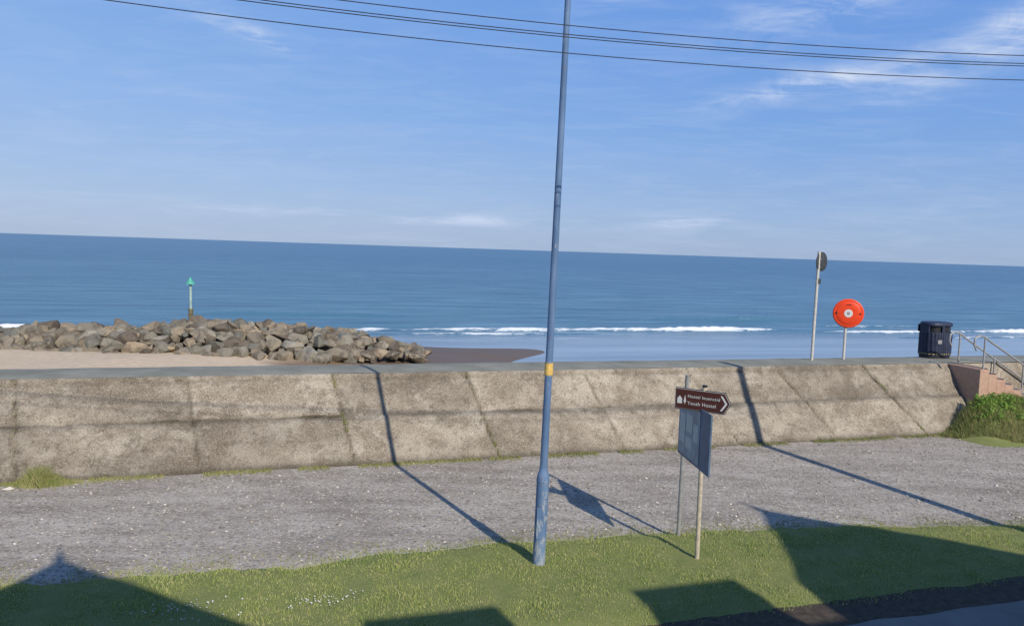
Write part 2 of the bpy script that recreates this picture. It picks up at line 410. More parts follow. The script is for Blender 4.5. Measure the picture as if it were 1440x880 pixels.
def blades(name,P,h,w,mat,lean=.5,seed=1,parent=None):
    r=np.random.default_rng(seed); n=len(P)
    ang=r.uniform(0,2*np.pi,n); la=r.uniform(0,2*np.pi,n)
    hh=h*r.uniform(.5,1.25,n)
    ww=w*r.uniform(.6,1.3,n)
    sx=np.cos(ang)*ww/2; sy=np.sin(ang)*ww/2
    L=hh*lean*r.uniform(.2,1.,n); lx=np.cos(la)*L; ly=np.sin(la)*L
    V=np.zeros((n,5,3))
    V[:,0]=P+np.stack([-sx,-sy,np.zeros(n)],1); V[:,1]=P+np.stack([sx,sy,np.zeros(n)],1)
    V[:,2]=P+np.stack([-sx*.7+lx*.4,-sy*.7+ly*.4,hh*.6],1); V[:,3]=P+np.stack([sx*.7+lx*.4,sy*.7+ly*.4,hh*.6],1)
    V[:,4]=P+np.stack([lx,ly,hh],1)
    me=bpy.data.meshes.new(name); me.vertices.add(n*5); me.vertices.foreach_set('co',V.reshape(-1))
    b=(np.arange(n)*5)[:,None]
    tri=np.concatenate([b+np.array([[0,1,3]]),b+np.array([[0,3,2]]),b+np.array([[2,3,4]])],1).reshape(-1)
    me.loops.add(len(tri)); me.loops.foreach_set('vertex_index',tri.astype(np.int32))
    m=len(tri)//3; me.polygons.add(m); me.polygons.foreach_set('loop_start',np.arange(0,m*3,3,dtype=np.int32))
    me.update(calc_edges=True)
    a=me.attributes.new('rnd','FLOAT','POINT'); a.data.foreach_set('value',np.repeat(r.random(n),5).astype(np.float32))
    me.materials.append(mat); ob=bpy.data.objects.new(name,me); col.objects.link(ob)
    if parent: ob.parent=parent
    return ob
P=[];hs=[]
N=150000
ru=rng.uniform(-15.5,15.5,N); rv=rng.uniform(-8.6,-4.6,N)
EL_=np.array([edge_lo(u) for u in uu]); EH_=np.array([edge_hi(u) for u in uu])
lo=np.interp(ru,uu,EL_); hi=np.interp(ru,uu,EH_)
jit=rng.normal(0,.10,N)
ok=(rv>lo+jit)&(rv<hi+jit+.06); ru=ru[ok]; rv=rv[ok]
for u,v in zip(ru,rv):
    p=W(u,v,max(0,turf_h(u,v))-.003); P.append(p[:])
    cl_=mn.noise(Vector((u*1.5,v*1.5,5)))
    hs.append(.038*(1+1.1*max(-.6,cl_)))
blades('grass_blades',np.array(P),np.array(hs),.012,M_grass,.9,2,turf)
P=[];hs=[]
for i in range(30000):
    u=rng.uniform(-15,15.5); k=rng.random()
    if k<.50:
        v=-abs(rng.normal(0,.13))+.03; h=.055
        if mn.noise(Vector((u*.9,0,4)))<-.15: continue
    elif k<.8:
        v=np.interp(u,uu,EH_)+abs(rng.normal(0,.30)); h=.03
        if mn.noise(Vector((u*1.7,v*2,14)))<-.1: continue
    else:
        v=rng.uniform(-5.5,-.2); h=.025
        if mn.noise(Vector((u*.5,v*1.4,8)))<.25: continue
    P.append(W(u,v,0)[:]); hs.append(h)
for i in range(3200):
    u=-9.75+rng.normal(0,.28); v=-.1+rng.normal(0,.13); P.append(W(u,v,0.0)[:]); hs.append(.34*math.exp(-((u+9.9)/.28)**2)*(.4+.6*rng.random())+.05)
def bank_z(u,v):
    e=max(0,min(1,(u-13.3)/1.5)); e=e*e*(3-2*e)
    k=max(0,min(1,(v+1.75)/1.9))
    return e*1.0*(k*k*(3-2*k))-.01
for i in range(42000):   # bank at right end
    u=rng.uniform(13.2,23); v=rng.uniform(-1.8,.1)
    if v<-1.5+.3*mn.noise(Vector((u*1.4,2,2))) : continue
    if u<14.8 and v<-.85*(u-12.8)+.0: continue
    P.append(W(u,v,max(0,bank_z(u,v)))[:]); hs.append(.10+.22*max(0,mn.noise(Vector((u*1.3,v*1.5,3)))+.15))
weeds=blades('weeds',np.array(P),np.array(hs),.014,M_weed,.8,3)
vs=[];fs=[];bu=np.arange(13.0,24,.2); bv=np.arange(-1.8,.11,.15)
for i,u in enumerate(bu):
    for j,v in enumerate(bv):
        vs.append(W(u,v,bank_z(u,v)+.02*mn.noise(Vector((u*2,v*2,0)))))
        if i and j: a=(i-1)*len(bv)+j-1;b=i*len(bv)+j-1; fs.append((a,b,b+1,a+1))
mesh_obj('grass_bank',vs,fs,M_soil,True)
def little_blobs(name,pts,sizes,mat,squash=.7,seed=1):
    r=np.random.default_rng(seed); base=np.array([(1,0,0),(-1,0,0),(0,1,0),(0,-1,0),(0,0,1),(0,0,-1)],float)
    F=np.array([(0,2,4),(2,1,4),(1,3,4),(3,0,4),(2,0,5),(1,2,5),(3,1,5),(0,3,5)])
    n=len(pts); V=np.zeros((n,6,3))
    for i,(p,s) in enumerate(zip(pts,sizes)):
        a=r.uniform(0,6.28); ca,sa=math.cos(a),math.sin(a)
        q=base*s*r.uniform(.55,1.3,(6,1))*np.array([1,r.uniform(.6,1),squash])
        V[i,:,0]=q[:,0]*ca-q[:,1]*sa+p[0]; V[i,:,1]=q[:,0]*sa+q[:,1]*ca+p[1]; V[i,:,2]=q[:,2]+p[2]
    me=bpy.data.meshes.new(name)
    fs=(F[None]+(np.arange(n)*6)[:,None,None]).reshape(-1,3)
    me.from_pydata(V.reshape(-1,3).tolist(),[],fs.tolist()); me.update()
    a=me.attributes.new('rnd','FLOAT','POINT'); a.data.foreach_set('value',np.repeat(r.random(n),6).astype(np.float32))
    me.materials.append(mat); ob=bpy.data.objects.new(name,me); col.objects.link(ob); return ob
P=[]
for (cx,cy,sx,n) in ((-2.5,10.3,.22,44),(-4.25,9.95,.28,36),(-3.9,9.7,.4,14)):
    for i in range(n):
        x=cx+rng.normal(0,sx); y=cy+rng.normal(0,.10)+(x-cx)*.3; u,v=UV(x,y)
        P.append((x,y,turf_h(u,v)+.045))
little_blobs('clover_flowers',P,rng.uniform(.010,.018,len(P)),M_signwhite,.8,4)
def stone_mat():
    m,t=new_mat('pebble'); at=t.n('ShaderNodeAttribute',{'attribute_name':'rnd'}).outputs['Fac']
    c=t.ramp(at,[(0.,(.14,.125,.105)),(.4,(.32,.285,.24)),(.8,(.45,.40,.34)),(1.,(.60,.55,.48))])
    finish(t,c,.9,None,spec=.2); return m
M_peb=stone_mat()
P=[];S=[]
for i in range(16000):
    u=rng.uniform(-14,16); v=rng.uniform(-6.3,0.0)
    if v<np.interp(u,uu,EH_): continue
    s=.008+.026*rng.random()**3
    if rng.random()<.008: s=rng.uniform(.03,.055)
    P.append(W(u,v,s*.25)[:]); S.append(s)
P.append(W(-10.3,-.45,.03)[:]); S.append(.13)
little_blobs('loose_stones',P,S,M_peb,.6,6)

# ------------------------------------------------------------ sea wall
jd=[(-16.6,.3),(-13.5,.3),(-10.35,.32),(-6.9,.38),(-3.6,.46),(-.18,.60),(3.13,.72),(6.5,1.0),(9.74,1.33),(12.85,1.36)]
ju=[a for a,_ in jd]
def jpos(k,s): return jd[k][0]-jd[k][1]*s
prof=[(0.0,-.2),(0.0,.02),(.03,.05)]
n1=12
for i in range(1,n1+1): prof.append((.03+.60*i/n1,.05+.93*i/n1))
prof+= [(.70,1.0),(.72,1.03)]
for i in range(1,n1+1): prof.append((.72+.50*i/n1,1.03+.74*i/n1))
prof+= [(1.235,1.785),(1.24,1.87),(1.26,1.90),(1.30,1.905)]
U0,U1=-40,14.75
us=np.concatenate([np.arange(U0,-14,.5),np.arange(-14,U1+.001,.05)])
vs=[];tint=[];edge=[];fs=[]
zs=np.array([p[1] for p in prof]); npf=len(prof)
r5=np.random.default_rng(5)
ptint=[r5.uniform(.3,1.) for _ in range(2*len(ju)+4)]
ptint[2*3]=.40; ptint[2*3+1]=.60; ptint[2*2]=.3
for i,u in enumerate(us):
    for j,(v,z) in enumerate(prof):
        s=max(0,min(1,z/1.9))
        k=sum(1 for q in range(len(ju)) if u>jpos(q,s)); 
        dj=min(abs(u-jpos(q,s)-.03*mn.noise(Vector((z*3,q*5,0)))) for q in range(len(ju)))
        upper=1 if z>1.01 else 0
        off=(ptint[2*k+upper]-.6)*.06
        g_=math.exp(-(dj/.035)**2)
        nx=mn.fractal(Vector((u*1.1,z*1.1,k*3.1+upper)),1.0,2.0,5)*.030+mn.noise(Vector((u*9,z*9,2)))*.008
        chip=max(0,mn.noise(Vector((u*1.6,z*2,40)))-.1)*(math.exp(-((z-1.01)/.10)**2)+math.exp(-((z-1.84)/.08)**2))*.18
        d=off+nx-g_*.05-chip
        if z>1.88 or z<0: d*=.3
        vs.append(W(u,v-d*.82,z+d*.57*(1 if .05<z<1.86 else .2)))
        tint.append(max(0,min(1,ptint[2*k+upper]*.70+.30*(mn.noise(Vector((u*.6,z*2.4,1)))+.6)))) 
        gv=mn.noise(Vector((u*.3,z*2.5,k*3)))
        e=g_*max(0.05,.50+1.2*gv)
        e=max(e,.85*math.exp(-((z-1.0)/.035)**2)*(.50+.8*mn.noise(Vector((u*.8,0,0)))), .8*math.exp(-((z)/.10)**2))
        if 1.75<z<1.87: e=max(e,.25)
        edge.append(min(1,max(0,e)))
        if i and j:
            a=(i-1)*npf+j-1; b=i*npf+j-1; fs.append((a,b,b+1,a+1))
base_=len(vs)
last=(len(us)-1)*npf
vs+= [W(U1,1.30,-.2)]; tint.append(.5); edge.append(.2)
fs.append(tuple([base_]+list(range(last+npf-1,last-1,-1))))
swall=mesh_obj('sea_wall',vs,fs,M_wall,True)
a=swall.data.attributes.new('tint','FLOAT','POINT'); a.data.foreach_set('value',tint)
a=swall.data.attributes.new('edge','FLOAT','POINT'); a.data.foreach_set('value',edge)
swall.data.set_sharp_from_angle(angle=math.radians(45))
P=[];hs=[]
for q,n in zip(range(len(ju)),(20,20,50,15,420,160,10,20,15,300)):
    for i in range(n):
        s=rng.random()*(.98); 
        if mn.noise(Vector((s*5,q*7.3,0)))<-.05: continue
        z=1.9*s; v=np.interp(z,zs[1:],[p[0] for p in prof][1:])
        P.append(W(jpos(q,s)+rng.normal(0,.025),v,z)[:]); hs.append(.05)
blades('wall_joint_weeds',np.array(P),np.array(hs),.014,M_weed,.9,5)
vs=[];fs=[]
pu=[-60]+list(np.arange(-16,24,.5))+[80]
pp=[(1.30,1.905),(1.45,1.915),(2.0,1.925),(2.62,1.915),(2.70,1.90),(2.72,1.85),(2.9,-2.6)]
for i,u in enumerate(pu):
    for j,(v,z) in enumerate(pp):
        vs.append(W(u,v,z+.012*mn.noise(Vector((u,v*2,0)))))
        if i and j:
            a=(i-1)*len(pp)+j-1;b=i*len(pp)+j-1; fs.append((a,b,b+1,a+1))
mesh_obj('promenade',vs,fs,M_prom,True).data.set_sharp_from_angle(angle=math.radians(40))
rw=uvbox('retaining_wall',14.752,80,1.306,1.42,-.3,1.88,M_wall)
for nm,val in (('tint',1.0),('edge',0.)):
    a=rw.data.attributes.new(nm,'FLOAT','POINT'); a.data.foreach_set('value',[val]*len(rw.data.vertices))

# ------------------------------------------------------------ beach + sea
def shore_d(x,y):
    d1=54.2-y+1.0*mn.noise(Vector((x*.12,0,0)))+.02*x
    d2=-((x-2.35)*5.9-(y-53.9)*1.8)/6.17+.8*mn.noise(Vector((0,y*.2,3)))
    k=2.5; h=max(0,min(1,.5+.5*(d2-d1)/k))
    return d2*(1-h)+d1*h-k*h*(1-h)
vs=[];fs=[];wet=[]
xs=np.concatenate([np.arange(-120,-45,3),np.arange(-45,14,.6)]); ys=np.arange(-4,66,.7)
for i,x in enumerate(xs):
    for j,yy in enumerate(ys):
        y=yy+0.0
        d=shore_d(x,y)
        z=-2+max(-.8,min(1.1,.072*d))+(.04*mn.noise(Vector((x*.4,y*.4,0))) if d>2 else 0)
        vs.append((x,y,z)); wet.append(max(0,min(1,1-(d-4.5)/8.5)))
idx=lambda i,j:i*len(ys)+j
for i in range(1,len(xs)):
    for j in range(1,len(ys)):
        q=[(i-1,j-1),(i,j-1),(i,j),(i-1,j)]
        if all(UV(xs[a],ys[b])[1]>2.3 for a,b in q): fs.append(tuple(idx(*k) for k in q))
beach=mesh_obj('beach',vs,fs,M_sand,True)
a=beach.data.attributes.new('wet','FLOAT','POINT'); a.data.foreach_set('value',wet)
R0=40000
vs=[W(-R0,2.8,-2),W(R0,2.8,-2),W(R0,R0,-2),W(-R0,R0,-2)]
mesh_obj('sea',vs,[(0,1,2,3)],M_sea)
def wave(name,u0,u1,v0,hgt,wid,seed,foamy=1.0,right=False):
    us=np.arange(u0,u1,.22); vs=[];fs=[];fo=[]; n=15
    for i,u in enumerate(us):
        e=min(1,(u-u0)/4,(u1-u)/6); e=max(0,e)
        am=e*(.55+.9*(mn.noise(Vector((u*.12,seed,0)))+.3))
        if right: am=e*(.34+.55*(u-u0)/(u1-u0)+.45*mn.noise(Vector((u*.25,seed,0))))
        am=max(0.02*e,am); vc=v0+1.1*mn.noise(Vector((u*.06,seed,5)))+.25*mn.noise(Vector((u*.5,seed,9)))
        for j in range(n):
            s=j/(n-1)*2-1
            z=am*hgt*math.exp(-(s*2.0)**2)*(1+.35*mn.noise(Vector((u*1.6,s*2,seed))))
            vs.append(W(u,vc+s*wid*(.7 if s<0 else 1.2),-2.03+z+.03*(1-abs(s))))
            fo.append(max(0,min(1,foamy*(.20+am*.9)*(1-.9*max(0,s)-.65*abs(s)))))
            if i and j: a=(i-1)*n+j-1;b=i*n+j-1; fs.append((a,b,b+1,a+1))
    ob=mesh_obj(name,vs,fs,M_foam,True)
    a=ob.data.attributes.new('foam','FLOAT','POINT'); a.data.foreach_set('value',fo); return ob
u1,v1=UV(-13.7,61.4); u2,v2=UV(25.2,75.3); vb=(v1+v2)/2
wave('breaking_wave',u1-1,u2+2,vb,.38,1.4,1.3,1.1,True)
wave('breaking_wave',u1-6,u1+22,vb-3.2,.08,1.3,31.3,.45)
wave('breaking_wave',u2+8,u2+24,vb+3,.32,1.1,4.7,.75)
wave('breaking_wave',44,85,vb-2.0,.22,1.1,8.1,.75)
wave('breaking_wave',50,95,vb-6.5,.10,1.3,9.1,.6)
wave('breaking_wave',-75,-18,48,.30,1.3,11.1,.8)
wave('breaking_wave',-14,10,60,.28,1.8,14.1,.05)
wave('breaking_wave',32,60,56,.30,1.8,19.1,.2)

# ------------------------------------------------------------ rock groyne
def rock(c,s,r):
    bm=bmesh.new()
    sc_=Vector((r.uniform(.85,1.35),r.uniform(.7,1.1),r.uniform(.6,.95)))*s
    n=int(r.integers(10,16))
    for k in range(n):
        p=Vector(r.normal(0,1,3)).normalized()*r.uniform(.85,1.1)
        bm.verts.new((p.x*sc_.x,p.y*sc_.y,p.z*sc_.z))
    bmesh.ops.convex_hull(bm,input=bm.verts)
    for v in [v for v in bm.verts if not v.link_faces]: bm.verts.remove(v)
    bmesh.ops.bevel(bm,geom=list(bm.edges),offset=.05*s,segments=1,affect='EDGES',clamp_overlap=True)
    Q=Matrix.Rotation(r.uniform(0,6.28),3,'Z')@Matrix.Rotation(r.uniform(-.7,.7),3,'X')
    bm.verts.index_update()
    out=[Q@v.co+Vector(c) for v in bm.verts]
    f=[tuple(v.index for v in fc.verts) for fc in bm.faces]; bm.free(); return out,f
def groyne():
    vs=[];fs=[];rn=[];r=np.random.default_rng(11)
    A=Vector((-46,38.0)); B=Vector((-5.0,45.0))
    Ld=(B-A); Ln=Ld.length; d=Ld/Ln; nrm=Vector((-d.y,d.x))
    for i in range(1250):
        s=r.uniform(0,Ln); w=r.uniform(-1,1)
        x=A.x+d.x*s
        hc=np.interp(x,[-44,-27,-22,-16,-10,-7.5,-5.0],[1.0,1.05,1.25,1.6,1.25,.75,.2])
        half=np.interp(x,[-44,-10,-5],[3.2,3.0,1.3])
        size=r.uniform(.30,.72)*(1 if x<-9 else .8)
        zz=-1.35+ (hc)*(1-abs(w)**1.6)*r.uniform(.75,1.10)
        q=A+d*s+nrm*w*half
        o,f=rock((q.x,q.y,zz),size,r); b=len(vs); vs+=o; fs+=[tuple(k+b for k in t) for t in f]
        rr=r.random(); rn+=[rr]*len(o)
    for i in range(20):
        q=Vector((r.uniform(-30,-6),r.uniform(39.5,41.5)+0.0)); q.y+= (q.x+26)*.17
        o,f=rock((q.x,q.y,-1.2),r.uniform(.10,.26),r); b=len(vs); vs+=o; fs+=[tuple(k+b for k in t) for t in f]; rn+=[r.random()]*len(o)
    ob=mesh_obj('rock_groyne',vs,fs,M_rock)
    a=ob.data.attributes.new('rnd','FLOAT','POINT'); a.data.foreach_set('value',rn)
groyne()
bm_=empty('groyne_marker_post',(-19.4,46.2,-1.5))
tube('post',[(-19.4,46.2,-1.6),(-19.4,46.2,-.1),(-19.4,46.2,.75)],.13,M_rust,bm_)
tube('upper_post',[(-19.4,46.2,.75),(-19.42,46.2,2.35)],.07,M_pgreen,bm_)
tube('topmark',[(-19.42,46.2,2.3),(-19.42,46.2,2.34),(-19.42,46.2,2.72)],[.28,.26,.01],M_green,bm_,16)
tube('collar',[(-19.4,46.2,.73),(-19.4,46.2,.82)],.17,M_rust,bm_)
for k in range(4): tube('ladder_rung',[(-19.62,46.1,-.5+.3*k),(-19.18,46.1,-.5+.3*k)],.02,M_rust,bm_,6)

# ------------------------------------------------------------ street lamp
lp=empty('street_lamp',(.55,11.79,0))
bx,by=.55,11.79
def LP(z): return Vector((bx+.015*z,by,z))
tube('base_column',[LP(-.1),LP(.0),LP(1.44)],.098,M_blue,lp,24)
tube('shoulder',[LP(1.44),LP(1.46),LP(1.52),LP(1.56),LP(1.62)],[.098,.10,.088,.07,.062],M_blue,lp,24)
tube('shaft',[LP(1.6),LP(5),LP(9.6)],[.060,.054,.044],M_blue,lp,20)
tube('collar_ring',[LP(1.40),LP(1.43)],.104,M_blue,lp,24)
box('access_door',LP(.75)+Vector((-.02,-.094,0)),(.10,.014,.5),M_blue,lp,0,.004)
tube('number_plate',[LP(3.09),LP(3.27)],[.066,.066],M_yellow,lp,20)
tube('band',[LP(3.275),LP(3.29)],.062,M_galv,lp,20); tube('band_low',[LP(3.07),LP(3.085)],.062,M_galv,lp,20)
tube('bracket_arm',[LP(9.5),LP(9.75),LP(9.9)+Vector((.05,-.15,0)),LP(10)+Vector((.1,-.7,0)),LP(10.02)+Vector((.12,-1.1,0))],[.044,.042,.035,.03,.03],M_blue,lp,12)
hp=LP(10.0)+Vector((.13,-1.35,0))
tube('lantern_head',[hp+Vector((0,.3,.02)),hp+Vector((0,.2,.02)),hp+Vector((0,-.1,.02)),hp+Vector((0,-.32,0)),hp+Vector((0,-.38,0))],[.04,.10,.14,.10,.03],M_galv,lp,16)

# ------------------------------------------------------------ hostel sign
hs_=empty('hostel_sign',(3.1,12.7,0))
p1=Vector((3.06,13.2,0)); p2=Vector((3.16,12.22,0))
tube('post_1',[p1-Vector((0,0,.1)),p1+Vector((.02,0,2.93))],.038,M_galv,hs_)
tube('post_2',[p2-Vector((0,0,.1)),p2+Vector((-.02,0,2.90))],.038,M_postp,hs_)
tube('post_cap',[p2+Vector((-.02,0,2.90)),p2+Vector((-.02,0,2.93))],.042,M_black,hs_)
pl=Vector((2.72,12.44,2.675)); prr=Vector((3.50,11.96,2.655))
X_=(prr-pl); X_.z=0; Ls=X_.length; X_.normalize(); Nn=Vector((X_.y,-X_.x,0))
Mx=Matrix((X_,-Nn,Vector((0,0,1)))).transposed()
def SP(x,y,z): return pl+Mx@Vector((x,y,z))
def arrow(name,x0,x1,hh,y0,y1,tip,mat):
    o=[(x0,-hh),(x1-tip,-hh),(x1,0),(x1-tip,hh),(x0,hh)]
    vs=[SP(a,y0,b) for a,b in o]+[SP(a,y1,b) for a,b in o]
    fs=[(0,1,2,3,4),(9,8,7,6,5)]+[(k,k+5,(k+1)%5+5,(k+1)%5) for k in range(5)]
    ob=mesh_obj(name,vs,fs,mat); rel(ob,hs_); return ob
arrow('finger_plate',0,Ls,.175,0,.02,.10,M_black)
arrow('plate_border',.008,Ls-.01,.163,-.003,0,.095,M_signwhite)
arrow('plate_face',.014,Ls-.018,.157,-.006,-.003,.09,M_brown)
def chev(x,name):
    o=[(x,-.12),(x+.035,-.12),(x+.115,0),(x+.035,.12),(x,.12),(x+.08,0)]
    vs=[SP(a,-.009,b) for a,b in o]; ob=mesh_obj(name,vs,[(0,1,2,5),(5,2,3,4)],M_signwhite); rel(ob,hs_)
chev(Ls-.17,'chevron')
def text(s,x,z,size,name):
    cu=bpy.data.curves.new(name,'FONT'); cu.body=s; cu.size=size; cu.extrude=.001; cu.space_character=1.08
    ob=bpy.data.objects.new(name,cu); col.objects.link(ob); cu.materials.append(M_signwhite)
    m=Matrix((X_,Vector((0,0,1)),X_.cross(Vector((0,0,1))))).transposed().to_4x4()
    m.translation=SP(x,-.009,z)
    dg=bpy.context.evaluated_depsgraph_get(); me=bpy.data.meshes.new_from_object(ob.evaluated_get(dg))
    me.transform(m); bpy.data.objects.remove(ob)
    mo=bpy.data.objects.new(name,me); col.objects.link(mo); rel(mo,hs_)
text('Hostel Ieuenctid',.21,.030,.073,'text_welsh'); text('Youth Hostel',.21,-.085,.080,'text_english')
def poly(pts,name):
    ob=mesh_obj(name,[SP(a,-.009,b) for a,b in pts],[tuple(range(len(pts)))],M_signwhite); rel(ob,hs_)
poly([(.04,-.08),(.12,-.08),(.12,.0),(.08,.05),(.04,.0)],'hut_symbol')
poly([(.145,-.05),(.16,-.05),(.16,-.08),(.172,-.08),(.172,-.05),(.19,-.05),(.168,.07)],'tree_symbol')
tube('clamp',[SP(.42,.03,.1),SP(.42,.07,.1)],.03,M_galv,hs_); tube('clamp_low',[SP(.42,.03,-.1),SP(.42,.07,-.1)],.03,M_galv,hs_)
dv=(p2-p1).normalized(); 
a0=p1+dv*-.06+Vector((-.054,0,0)); 
Lb=1.52; ang=math.atan2(dv.y,dv.x)
cb=a0+dv*Lb/2
box('board_back',cb+Vector((0,0,2.05)),(Lb,.03,.98),M_boardf,hs_,ang,.004)
box('board_face',cb+dv*-.2+Vector((-.019,0,2.05)),(Lb-.50,.008,.88),M_board,hs_,ang)
for k,(o,w,h,z) in enumerate(((-.52,.26,.50,2.06),(-.18,.30,.30,2.2),(-.18,.30,.2,1.86),(.14,.22,.3,2.1))):
    box('notice_%d'%k,cb+dv*o+Vector((-.0255,0,z)),(w,.003,h),M_paper,hs_,ang)

# ------------------------------------------------------------ lifebuoy housing
def disc_profile(center,nrm,prof,mat,name,parent,seg=40):
    return tube(name,[Vector(center)+nrm*a for a,_ in prof],[r for _,r in prof],mat,parent,seg,axis=nrm)
lb=Vector((10.41,23.86,1.92)); lbe=empty('lifebuoy_housing',lb)
tube('post',[lb+Vector((0,0,-.05)),lb+Vector((0,0,1.2))],.04,M_white,lbe)
nrm=Vector((-.33,-.94,.0)).normalized(); cc=lb+Vector((0.05,0,1.45))
disc_profile(cc,nrm,[(-.10,.36),(-.08,.42),(-.02,.435),(.04,.435),(.05,.45),(.08,.45),(.10,.43),(.105,.40),(.10,.375),(.115,.35),(.125,.25),(.13,.165),(.13,.01)],M_orange,'housing',lbe)
disc_profile(cc,nrm,[(.130,.125),(.136,.12)],M_signwhite,'label',lbe,24)
disc_profile(cc,nrm,[(.136,.050),(.139,.048)],M_galv,'label_logo',lbe,20)
disc_profile(cc,nrm,[(-.13,.30),(-.10,.36)],M_black,'back_shell',lbe)
sd=nrm.cross(Vector((0,0,1)))
for sx in(-1,1):
    q=cc+sd*sx*.34+nrm*.108
    disc_profile(q,nrm,[(0,.028),(.02,.028)],M_black,'catch',lbe,10)
box('slot',cc+nrm*.122+Vector((0,0,.27)),(.14,.02,.02),M_black,lbe,math.atan2(nrm.y,nrm.x)+math.pi/2)

# ------------------------------------------------------------ round sign
rs=Vector((9.25,23.43,1.92)); rse=empty('round_traffic_sign',rs)
tube('post',[rs+Vector((0,0,-.05)),rs+Vector((.02,0,3.33))],.045,M_white,rse)
rn_=Vector((.60,-.80,0)).normalized()
rc=rs+Vector((.14,.07,3.02))
disc_profile(rc,rn_,[(-.012,.28),(-.008,.295),(.008,.295),(.012,.28)],M_dkgrey,'sign_plate',rse,36)
disc_profile(rc,rn_,[(.012,.275),(.015,.27)],M_dkgrey,'sign_face',rse,36)
tube('bracket',[rs+Vector((-.05,0,3.1)),rs+Vector((.1,.03,3.1))],.02,M_galv,rse,8)
tube('bracket_low',[rs+Vector((-.05,0,2.85)),rs+Vector((.1,.03,2.85))],.02,M_galv,rse,8)
box('small_plate',rs+Vector((.07,-.02,2.42)),(.10,.04,.16),M_dkgrey,rse,.4,.01)

# ------------------------------------------------------------ litter bin
lbn=Vector((13.95,25.15,1.92)); be=empty('litter_bin',lbn)
def oval_body(name,levels,mat,flutes=22,amp=.012,rx=1.0,ry=.72,seg=132):
    vs=[];fs=[]
    for i,(z,s,f) in enumerate(levels):
        for k in range(seg):
            th=2*math.pi*k/seg
            c_,s_=math.cos(th),math.sin(th)
            r=1/((abs(c_/rx)**3+abs(s_/ry)**3)**(1/3))
            r=r*s*(.5)+ f*amp*(abs(math.sin(th*flutes/2))*2-1)
            p=Matrix.Rotation(AL,3,'Z')@Vector((r*c_,r*s_,z)); vs.append(lbn+p)
            if i: a=(i-1)*seg+k;b=(i-1)*seg+(k+1)%seg; fs.append((a,b,b+seg,a+seg))
    fs.append(tuple(reversed(range(seg)))); n=len(levels); fs.append(tuple(range((n-1)*seg,n*seg)))
    ob=mesh_obj(name,vs,fs,mat,True); ob.data.set_sharp_from_angle(angle=math.radians(40)); rel(ob,be); return ob
oval_body('plinth',[(0,.93,0),(.08,.93,0)],M_black)
oval_body('body',[(.08,.94,0),(.10,.97,0),(.12,.96,1),(.80,.97,1),(.82,.99,0),(.85,.99,0)],M_bin,26,.022)
oval_body('gold_ring',[(.135,.985,0),(.155,.985,0)],M_gold)
oval_body('lip',[(.85,.86,0),(.86,.86,0)],M_black)
oval_body('inner_liner',[(.86,.80,0),(1.08,.80,0)],M_black)
oval_body('lid',[(1.05,.96,0),(1.07,.99,0),(1.12,.99,0),(1.16,.93,0),(1.18,.80,0)],M_bin)
RA=Matrix.Rotation(AL,3,'Z')
for a,b,w in ((.36,-.12,.24),(-.05,-.335,.10),(-.46,0,.05),(.46,.05,.06),(0,.34,.8)):
    box('pillar',lbn+RA@Vector((a,b,.95)),(w,.03 if abs(b)>.08 else .35,.24),M_bin,be,AL,.006)
box('label',lbn+RA@Vector((-.2,-.375,.55)),(.16,.006,.12),M_galv,be,AL)

# ------------------------------------------------------------ steps, handrails, shrub
st=empty('brick_steps',W(15.2,.7,0))
nst=11; RUN=.34; RISE=.165
for k in range(nst):
    u=14.80+k*RUN; z=1.88-k*RISE
    uvbox('step_%d'%k,u,u+RUN-.002,.14,1.30,-.1,z,M_brick,st,.01)
    uvbox('nosing_%d'%k,u+RUN-.06,u+RUN+.01,.138,1.298,z+.001,z+.03,M_stepn,st)
hr=empty('handrail',W(14.9,.3,1.9))
def rail(vv,name,u0=14.62):
    pts=[W(u0+.05,vv,2.45),W(u0-.06,vv,2.62),W(u0-.03,vv,2.82),W(u0+.12,vv,2.90),W(u0+.34,vv,2.86),W(u0+.55,vv,2.72),W(18.6,vv,.95),W(18.75,vv,.80),W(18.7,vv,.62)]
    tube(name,pts,.028,M_galv,hr,10)
    for uu_,zt in ((u0+.36,2.84),(16.6,2.1),(18.5,1.0)):
        zb=1.9 if uu_<15.1 else max(0,1.9-(uu_-14.9)*.50)
        tube(name+'_post',[W(uu_,vv,zb-.15),W(uu_,vv,zt)],.026,M_galv,hr,10)
rail(.22,'near_rail'); rail(1.22,'far_rail',14.75)

